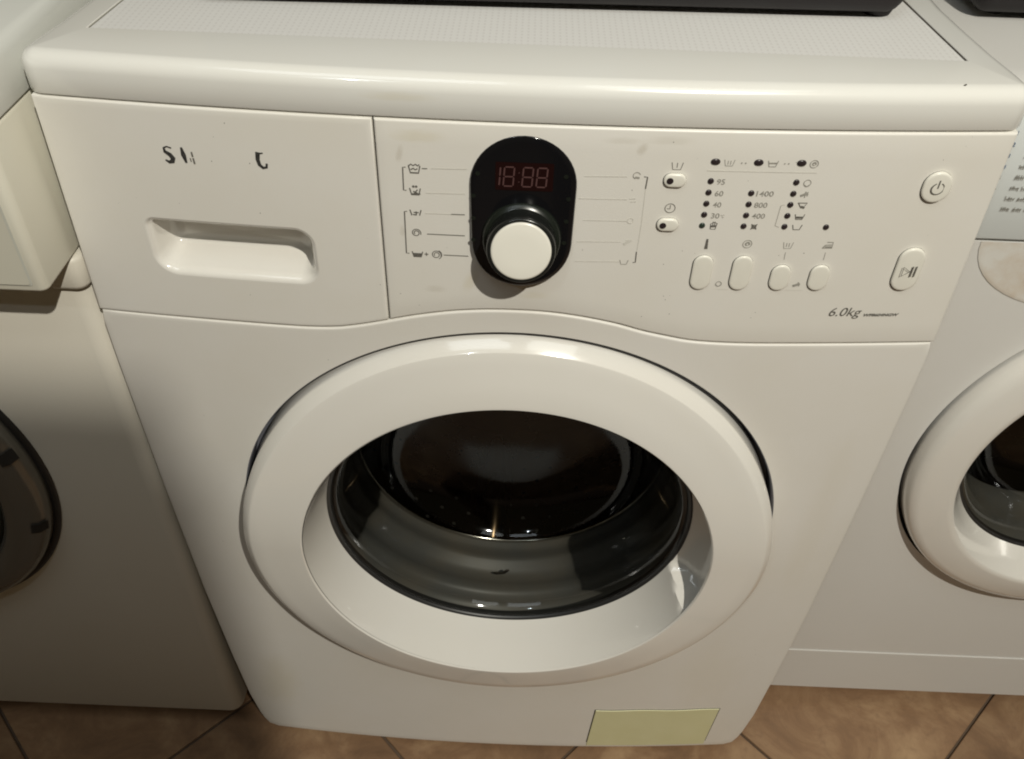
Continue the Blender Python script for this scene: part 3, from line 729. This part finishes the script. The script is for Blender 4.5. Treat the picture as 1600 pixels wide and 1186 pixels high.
button('option_button', 175.0, 707.6, 13.0, 20.2, 1.9, cp, .32)
button('option_button', 201.3, 707.6, 13.0, 20.2, 1.9, cp, .32)
pw = button('power_button', 257.6, 776.4, 17.6, 21.0, 2.6, cp, .3)
pb_ = button('start_button', 259.9, 714.4, 17.4, 33.6, 2.6, cp, .3)
def lift(o, d):
    for v in o.data.vertices: v.co.y -= d
lift(print_strokes('power_symbol', [arc(257.9, 776.2, 3.9, 118, 422, 24), [(257.9, 781.8), (257.9, 776.6)]], 'ink', pw, .75), .0028)
lift(print_strokes('play_symbol', [{'p': [(255.6, 718.0), (255.6, 710.6), (260.6, 714.3)], 'c': True, 'w': .8}, [(261.9, 718.2), (261.9, 710.4)], [(264.3, 718.2), (264.3, 710.4)]], 'ink', pb_, .95), .0036)

# ------------------------------------------------------------------ black oval module, display and dial
def stadium(ins, n=24):
    r = .0330 - ins; pts = []
    for k in range(n + 1): a = pi * k / n; pts.append((.0016 + r * cos(a), .7722 + r * sin(a)))
    for k in range(n + 1): a = pi + pi * k / n; pts.append((.0019 + r * .98 * cos(a), .7320 + r * sin(a)))
    return pts
def wedge(z): return .0008 + .0052 * max(0, min(1, (.800 - z) / .09))   # the module stands prouder towards its foot
def mring(ins, k, extra=0.0): return [(x, -.0144 - wedge(z) * k - extra, z) for x, z in stadium(ins)]
mod = rings('dial_module', [mring(0, -1), mring(0, .55), mring(.0005, .85, .0001), mring(.0014, 1, .0004), mring(.004, 1, .0006)], 'black', cp, cap_last=True, sharp=180)
def my(z): return -.0144 - wedge(z) - .0006
def modflat(name, pts, off, m, parent):
    v = [(x / 1000, my(z / 1000) - off, z / 1000) for x, z in pts]; return link(name, v, [tuple(range(len(v)))], m, parent, smooth=False)
disp = modflat('display_window', rrect(-15.6, 19.8, 770.2, 788.6, .8, 3), .00025, 'display', mod)
def seg8(cx, cz, w, h, which='abcdefg', t=1.15, sh=.06):
    P = {'a': ((-1, 1), (1, 1)), 'd': ((-1, -1), (1, -1)), 'g': ((-1, 0), (1, 0)), 'f': ((-1, 1), (-1, 0)), 'b': ((1, 1), (1, 0)), 'e': ((-1, 0), (-1, -1)), 'c': ((1, 0), (1, -1))}
    v = []; f = []
    for c in which:
        (ax, az), (bx, bz) = P[c]; ax, bx = ax * w / 2, bx * w / 2; az, bz = az * h / 2, bz * h / 2
        dx, dz = bx - ax, bz - az; L_ = hypot(dx, dz); ux, uz = dx / L_, dz / L_; nx_, nz_ = -uz, ux; g = .25; q = t / 2
        base = len(v)
        for (l, s) in ((g, 0), (g + q, -q), (L_ - g - q, -q), (L_ - g, 0), (L_ - g - q, q), (g + q, q)):
            x = cx + ax + ux * l + nx_ * s; z = cz + az + uz * l + nz_ * s; x += (z - cz) * sh
            v.append((x / 1000, my(z / 1000) - .0005, z / 1000))
        f.append(tuple(range(base, base + 6)))
    return v, f
for cx, wh, w_ in ((-15.9 + 1.0, 'bc', 4), (-7.4, 'abcdefg', 6.0), (4.1, 'abcdefg', 6.0), (12.8, 'abcdefg', 6.0)):
    v, f = seg8(cx, 779.3, w_, 12.6, wh, .95); link('display_digit', v, f, 'seg', disp, smooth=False)
for x in (-1.2,):
    for z in (782, 776): modflat('display_colon', arc(x, z, .35, 0, 330, 11), .0005, 'seg', disp)
for (x, z) in ((-26.5, 780.5), (-29, 765.5), (-29, 750), (-29, 734.5), (27.5, 780.5), (30, 765.5), (29.5, 750), (29, 734.5)):
    modflat('program_lamp', arc(x, z, 1.5, 0, 340, 17), .0003, 'collar', mod)
# dial: collar, skirt and cap, axis tipped a little upward
TA = radians(12)
KC = Vector((.0018, -.0195, .7360)); ax = Vector((0, -cos(TA), sin(TA))); ux = Vector((1, 0, 0)); uz = Vector((0, sin(TA), cos(TA)))
def kring(r, h, n=72, dz=0.0, sq=1.0):
    return [tuple(KC + ux * (r * cos(2 * pi * k / n)) + uz * (r * sq * sin(2 * pi * k / n) + dz) + ax * h) for k in range(n)]
rings('dial_collar', [kring(.0256, -.006, dz=.0012), kring(.0256, .0005, dz=.0010), kring(.0250, .0032, dz=.0008), kring(.0238, .0052), kring(.0222, .0060)], 'collar', mod, sharp=180)
dial = rings('dial', [kring(.0222, .002), kring(.0220, .012), kring(.0217, .0185), kring(.0211, .0205), kring(.0200, .0210), kring(.0190, .0206)], 'knobblack', mod, sharp=60, cap_last=False)
rings('dial_cap', [kring(.0190, .0200), kring(.0189, .0212), kring(.0185, .0217), kring(.0174, .0219), kring(.010, .0220)], 'button', dial, cap_last=True, sharp=180)

# ------------------------------------------------------------------ small dirt
v = circ(1, 0)
speck(.0015, -.0, .0, .0001, .0001) if False else None
def lint(name, pts, r, m, parent):
    v = []; f = []
    for i, p in enumerate(pts):
        for k in range(5): a = k * 2 * pi / 5; v.append((p[0] + r * cos(a), p[1] + r * .4, p[2] + r * sin(a)))
    return link(name, v, grid_faces(len(pts), 5, True), m, parent)
lint('dark_lint', [(-.012, .052, .275), (-.008, .050, .277), (-.003, .048, .281), (.001, .047, .287)], .0022, 'speck', bt)
for x, z in ((.082, .640), (.17, .598), (.09, .645)): speck(x, yf(x) - .0003, z, .0008, .0006, parent=fp) if z > .655 else None
speck(.2555, -.0105 + .0135, LT + .0002, .0010, .0006, .4, parent=lid)

rnd = random.Random(5); v = []; f = []
for k in range(90):
    x = rnd.uniform(-.28, .28); z = rnd.choice([rnd.uniform(.66, .81), rnd.uniform(.05, .65)])
    if hypot(x - DC[0], z - DC[1]) < .235 or (abs(x) < .04 and z > .69) or (-.26 < x < -.12 and .68 < z < .74): continue
    if z < zc(x) + .003 and z > zc(x) - .003: continue
    s_ = rnd.uniform(.00012, .00034); a0 = rnd.uniform(0, 3); c0 = len(v)
    for q in range(5): a = a0 + q * 2 * pi / 5; v.append((x + s_ * cos(a) * rnd.uniform(.6, 1.6), yf(x) - .0002, z + s_ * sin(a)))
    f.append(tuple(range(c0, c0 + 5)))
link('dust_specks', v, f, 'speck', wm, smooth=False, kind='stuff')
# ------------------------------------------------------------------ left machine
YF = -.043
lm = thing('washing_machine', 'cream washing machine at the left edge with projecting control box and dark-rimmed door', 'washing machine', (0, 0, 0))
XR = -.3055
def prism(name, poly, z0, z1, m, parent, r=.003, smooth=True, rb=None):
    rb = rb or r
    """vertical prism from a ccw (x,y) outline with softened top edge"""
    n = len(poly); cx = sum(p[0] for p in poly) / n; cy = sum(p[1] for p in poly) / n
    def inset(d):
        out = []
        for i in range(n):
            a, b, c = Vector(poly[i - 1]), Vector(poly[i]), Vector(poly[(i + 1) % n])
            e1 = (b - a).normalized(); e2 = (c - b).normalized(); n1 = Vector((-e1.y, e1.x)); n2 = Vector((-e2.y, e2.x))
            k = (n1 + n2); k = k / max(.3, k.dot(n1)) if k.length > 1e-6 else n1
            out.append((b.x + k.x * d, b.y + k.y * d))
        return out
    L_ = [[(x, y, z0 + h) for x, y in inset(d)] for d, h in ((rb, 0), (rb * .3, rb * .3), (0, rb))] + [[(x, y, z1 - h) for x, y in inset(d)] for d, h in ((0, r), (r * .3, r * .3), (r, 0))]
    return rings(name, L_, m, parent, True, True, sharp=50)
def corner_poly(x0, x1, y0, y1, rl, rr, n=6):
    p = []
    for k in range(n + 1): a = pi + k * pi / 2 / n; p.append((x0 + rl + rl * cos(a), y0 + rl + rl * sin(a)))
    for k in range(n + 1): a = 3 * pi / 2 + k * pi / 2 / n; p.append((x1 - rr + rr * cos(a), y0 + rr + rr * sin(a)))
    p += [(x1, y1), (x0, y1)]
    return p
prism('lid', corner_poly(-.905, XR + .0005, YF - .002, .50, .012, .016), .8078, .8425, 'llid', lm, .008, rb=.0012)
prism('lid_seam', corner_poly(-.902, XR - .002, YF + .001, .50, .01, .01), .8055, .8085, 'gap', lm, .0005)
prism('control_box', corner_poly(-.905, XR, YF, .12, .010, .006), .6955, .8066, 'cream', lm, .0025)
link('control_plate_groove', [(x, YF - .0004, z) for x, z in rrect(-.90, -.3130, .7010, .797, .002, 3)], [tuple(range(16))], 'greyplate', lm, smooth=False)
link('control_plate', [(x, YF - .0012, z) for x, z in rrect(-.899, -.3142, .7022, .7958, .002, 3)], [tuple(range(16))], mat('plate_cream', (0.60, 0.58, 0.49), .4), lm, smooth=False)
v, f = [], []
def flatring(cx, y, cz, r, w, n=20):
    v = []; 
    for k in range(n):
        a = 2 * pi * k / n; v += [(cx + (r - w) * cos(a), y, cz + (r - w) * sin(a)), (cx + (r + w) * cos(a), y, cz + (r + w) * sin(a))]
    return v, [(2 * k, 2 * k + 1, (2 * k + 3) % (2 * n), (2 * k + 2) % (2 * n)) for k in range(n)]
v, f = flatring(-.3385, YF - .0016, .7195, .0026, .00025); link('printed_ring', v, f, 'inkgrey', lm, smooth=False)
roundbox('display_edge', -.352, -.3425, YF - .0028, YF - .0010, .745, .762, .0008, 'black', lm)
lb = prism('cabinet', corner_poly(-.903, XR + .001, .002, .50, .012, .014), .050, .6945, 'lshell', lm, .004)
prism('cabinet_corner', corner_poly(-.330, XR + .003, -.0035, .03, .004, .010), .667, .6940, 'lshell', lm, .004)
for x in (-.85, -.36):
    rings('foot', [[(x + r * cos(a * pi / 8), .06 + r * sin(a * pi / 8), z) for a in range(16)] for r, z in ((.022, .001), (.024, .006), (.014, .02), (.012, .055))], 'rubberdark', lm, cap_first=True)
LC = (-.603, .462)
def circ2(c, r, y, n=128): return [(c[0] + r * cos(2 * pi * i / n), y, c[1] + r * sin(2 * pi * i / n)) for i in range(n)]
ld = rings('door', [circ2(LC, r, y) for r, y in ((.205, .0021), (.2055, .0012), (.204, -.001), (.202, -.0016), (.1995, -.001), (.199, .004))], 'rubberdark', lm, sharp=60)
rings('door_trim', [circ2(LC, r, y) for r, y in ((.1992, .001), (.1985, -.009), (.193, -.0165), (.178, -.022), (.168, -.021), (.163, -.016), (.161, -.010))], 'silver', ld, sharp=180)
rings('door_glass', [circ2(LC, r, y) for r, y in ((.161, -.010), (.158, -.016), (.145, -.024), (.12, -.031), (.08, -.037), (.04, -.039))], 'darkglass', ld, cap_last=True, sharp=180)
for a0 in (10, -17):
    v = []
    for i in range(5):
        for r_, y_ in ((.1990, -.0095), (.194, -.0165), (.188, -.0190)):
            a = radians(a0 + i * .9); v.append((LC[0] + r_ * cos(a), y_ - .0012, LC[1] + r_ * sin(a)))
    link('hinge_notch', v, grid_faces(5, 3), 'gap', ld)

# ------------------------------------------------------------------ right machine
YR = .078
rm = thing('washing_machine', 'white washing machine at the right edge with printed program list and white door', 'washing machine', (0, 0, 0))
RC = (.575, .4470)
hole = [(RC[0] + .2035 * cos(2 * pi * i / 160), RC[1] + .2035 * sin(2 * pi * i / 160)) for i in range(160)]
def flat_hole(name, c, hole, x0, x1, z0, z1, y, m, parent):
    n = len(hole); v = [(x, y, z) for x, z in hole]; O = []
    for x, z in hole:
        dx, dz = x - c[0], z - c[1]; t = min((x1 - c[0]) / dx if dx > 1e-9 else 1e9, (x0 - c[0]) / dx if dx < -1e-9 else 1e9, (z1 - c[1]) / dz if dz > 1e-9 else 1e9, (z0 - c[1]) / dz if dz < -1e-9 else 1e9)
        O.append([c[0] + dx * t, c[1] + dz * t])
    for kx, kz in ((x0, z0), (x1, z0), (x0, z1), (x1, z1)):
        j = min(range(n), key=lambda i: hypot(O[i][0] - kx, O[i][1] - kz)); O[j] = [kx, kz]
    v += [(x, y, z) for x, z in O] + [(x, y + .02, z) for x, z in O]
    return link(name, v, [t[::-1] for t in grid_faces(3, n, True)], m, parent, smooth=True, sharp=40)
rf = flat_hole('front_panel', RC, hole, .3065, .904, .1130, .6860, YR, 'rshell', rm)
v = [(x, y, z) for z in (.0300, .1118) for x, y in ((.3065, YR + .02), (.3065, YR - .0012), (.904, YR - .0012), (.904, YR + .02))]
link('kick_panel', v, [(0, 1, 5, 4), (1, 2, 6, 5), (2, 3, 7, 6), (4, 5, 6, 7), (0, 3, 2, 1)], 'rshell', rm, smooth=False)
v = [(x, y, z) for z in (.040, .790) for x, y in ((.3068, YR + .0205), (.9035, YR + .0205), (.9035, .55), (.3068, .55))]
link('cabinet', v, [(1, 2, 6, 5), (2, 3, 7, 6), (3, 0, 4, 7), (4, 5, 6, 7), (3, 2, 1, 0)], 'rshell', rm, smooth=False)
prism('lid', corner_poly(.3070, .906, YR - .004, .55, .030, .03), .7905, .8080, 'rshell', rm, .008)
for x in (.35, .85):
    rings('foot', [[(x + r * cos(a * pi / 8), .14 + r * sin(a * pi / 8), z) for a in range(16)] for r, z in ((.022, .001), (.024, .006), (.014, .02), (.012, .042))], 'rubberdark', rm, cap_first=True)
fb = prism('control_panel', corner_poly(.3068, .905, YR - .001, YR + .05, .003, .003), .6880, .7895, 'paper', rm, .002)
# handle recess below the control panel
EC = (.441, .6865); v = []; f = []
n = 24
el = [[(EC[0] + (a_ - i_) * cos(pi + pi * k / n), y, EC[1] + (b_ - i_) * sin(pi + pi * k / n) + dz) for k in range(n + 1)] for a_, b_, i_, y, dz in ((.092, .0605, 0, YR - .0006, 0), (.092, .0605, .0012, YR - .0008, 0), (.092, .0605, .003, YR - .0009, 0), (.092, .0605, .0048, YR - .0008, 0), (.092, .0605, .0095, YR - .0008, 0), (.04, .03, 0, YR - .0007, 0))]
v = [p for r_ in el for p in r_]
link('handle_recess', v, [t[::-1] for t in grid_faces(len(el), n + 1)], 'beige', rm, sharp=180)
rd = rings('door_recess', [circ2(RC, r, y) for r, y in ((.2035, YR), (.2030, YR + .004), (.2030, YR + .016), (.175, YR + .016))], 'gap', rm)
rdo = rings('door', [circ2(RC, r, y, 160) for r, y in ((.2000, YR + .012), (.2002, YR - .006), (.1990, YR - .011), (.1955, YR - .0155), (.188, YR - .018), (.165, YR - .0215), (.160, YR - .0215), (.1580, YR - .020), (.1500, YR - .002), (.1425, YR + .012))], 'door', rm, sharp=60)
rings('glass_seal', [circ2(RC, r, y, 96) for r, y in ((.1430, YR + .0110), (.1405, YR + .0115), (.1390, YR + .016))], 'rubberdark', rdo)
rings('door_glass', [circ2(RC, r, y, 96) for r, y in ((.1400, YR + .013), (.136, YR + .014), (.130, YR + .03), (.122, YR + .055), (.112, YR + .072), (.09, YR + .080), (.04, YR + .084))], 'glass', rdo, cap_last=True, sharp=180)
rings('door_boot', [circ2(RC, r, y, 96) for r, y in ((.160, YR + .016), (.150, YR + .03), (.143, YR + .045), (.146, YR + .055), (.138, YR + .07), (.132, YR + .08), (.135, YR + .085))], 'rubber', rm, sharp=180)
rings('drum', [circ2(RC, r, y, 96) for r, y in ((.133, YR + .082), (.22, YR + .095), (.23, YR + .11), (.23, YR + .30), (.20, YR + .33), (.05, YR + .335))], 'steel', rm, cap_last=True, sharp=60)
# program list: numerals 1-8 with short lines of worn print beside them
yp = YR - .0014
def flat_text(name, s, x, z, size, m, parent, bold=0.0):
    return text(name, s, x * 1000, z * 1000, size * .8, m, parent, bold=bold, base=lambda X: yp, off=.0002)
def flat_stroke(name, strokes, w, m, parent, y=None):
    v = []; f = []
    for s in strokes:
        a, b = ribbon([(p[0] * 1000, p[1] * 1000) for p in s], w); o_ = len(v)
        v += [(p[0], (yp if y is None else y) - .0003, p[2]) for p in a]; f += [tuple(i + o_ for i in q) for q in b]
    return link(name, v, f, m, parent, smooth=False)
for i in range(8):
    z = .7735 - i * .0086
    flat_text('printed_number', str(i + 1), .3400, z, 5.4, 'inkblue' if i < 4 else 'inkgrey', fb, .1)
    for wx in range(3 if i % 2 else 4):
        x0 = .3520 + wx * .0085; s = []
        for k in range(5): s.append([(x0 + k * .0014, z + random.uniform(0, .0006)), (x0 + k * .0014 + random.uniform(-.0006, .0008), z + random.uniform(.0026, .0042))])
        s.append([(x0, z + .0020), (x0 + .0058, z + .0022)])
        flat_stroke('printed_word', s, .5, 'inkgrey', fb)
    if 2 < i < 6: flat_stroke('printed_word', [[(.393, z + .001), (.399, z + .003)], [(.394, z + .0035), (.400, z + .001)]], 1.3, 'inkgreen', fb)
flat_stroke('printed_line', [[(.3455, .7835), (.41, .7835)]], 1.0, 'inkblue', fb)

# ------------------------------------------------------------------ dark appliances resting on the machines
def box_appliance(label, x0, x1, y0, y1, z0, h, feet):
    t = thing('storage_box', label, 'box', ((x0 + x1) / 2, (y0 + y1) / 2, z0))
    cx, cy = t.location.x, t.location.y
    roundbox('casing', x0 - cx, x1 - cx, y0 - cy, y1 - cy, .005, h, .012, 'blackbox', t)
    for fx, fy, r in feet:
        rings('foot', [[(fx - cx + rr * cos(a * pi / 8), fy - cy + rr * sin(a * pi / 8), z) for a in range(16)] for rr, z in ((r * .85, .0003), (r, .004), (r, .016))], 'blackbox', t, cap_first=True)
    return t
bxm = box_appliance('black box resting on the worktop of the central machine, its front just in view', -.225, .243, .0915, .40, LT - .0019, .16, [(.231, .1125, .0105), (-.18, .115, .012), (.222, .37, .014), (-.18, .37, .012)])
bxm.rotation_euler.z = radians(1.8)
box_appliance('black box resting on the top of the right-hand machine', .335, .70, .190, .46, .8081, .20, [(.36, .22, .012), (.67, .22, .012), (.36, .43, .012), (.67, .43, .012)])

# ------------------------------------------------------------------ floor of square tiles laid diagonally
fl = link('floor', [(-3, -3, -.004), (3, -3, -.004), (3, 3, -.004), (-3, 3, -.004)], [(0, 1, 2, 3)], 'grout', None, smooth=False, kind='structure')
TS = .3175; g = .0017; base_tile = None
ox, oy = -.598, -.3565     # x+y and x-y of known joints
q = TS * sqrt(2) / 1.0
c45 = cos(pi / 4)
for i in range(-4, 8):
    for j in range(-5, 8):
        s = ox + (i + .5) * .4600; d = oy + (j + .5) * .4460
        cx, cy = (s + d) / 2, (s - d) / 2
        if cx < -1.25 or cx > 1.25 or cy < -1.0 or cy > .75: continue
        if base_tile is None:
            a = .4600 / 2 / sqrt(2) - g; b = .4460 / 2 / sqrt(2) - g
            def sq(ins, z): return [((u * (a - ins) * c45 + w * (b - ins) * c45), (u * (a - ins) * c45 - w * (b - ins) * c45), z) for u, w in ((1, 1), (1, -1), (-1, -1), (-1, 1))]
            v = sq(0, -.0035) + sq(0, -.0008) + sq(.0008, 0)
            f = [(k, 4 + k, 4 + (k + 1) % 4, (k + 1) % 4) for k in range(4)] + [(4 + k, 8 + k, 8 + (k + 1) % 4, 4 + (k + 1) % 4) for k in range(4)] + [(8, 9, 10, 11)]
            base_tile = link('tile', v, f, 'tile', fl, smooth=False); o = base_tile
            bm_ = base_tile.data
            bm_.update()
        else:
            o = base_tile.copy(); COL.objects.link(o); o.parent = fl
        o.location = (cx, cy, random.uniform(-.0004, .0003))

# ------------------------------------------------------------------ added cabinet-shaped blocker, unseen behind the camera, to cast the lower-left shadow
cb = thing('shadow_blocker', 'added cabinet-shaped shadow blocker, unseen behind the viewer', 'cabinet', (.193, -.95, 0))
roundbox('blocker_body', -.093, .093, -.10, .10, .06, 1.680, .004, 'wood', cb)
roundbox('blocker_base', -.085, .085, -.09, .09, .001, .0595, .002, 'wood', cb)
for z0, z1 in ((.08, .70), (.71, 1.635)):
    d_ = roundbox('door', -.089, .089, .1005, .112, z0, z1, .004, 'wood', cb)
    roundbox('handle', .055, .065, .1125, .130, (z0 + z1) / 2 - .05, (z0 + z1) / 2 + .05, .003, 'chrome', d_)
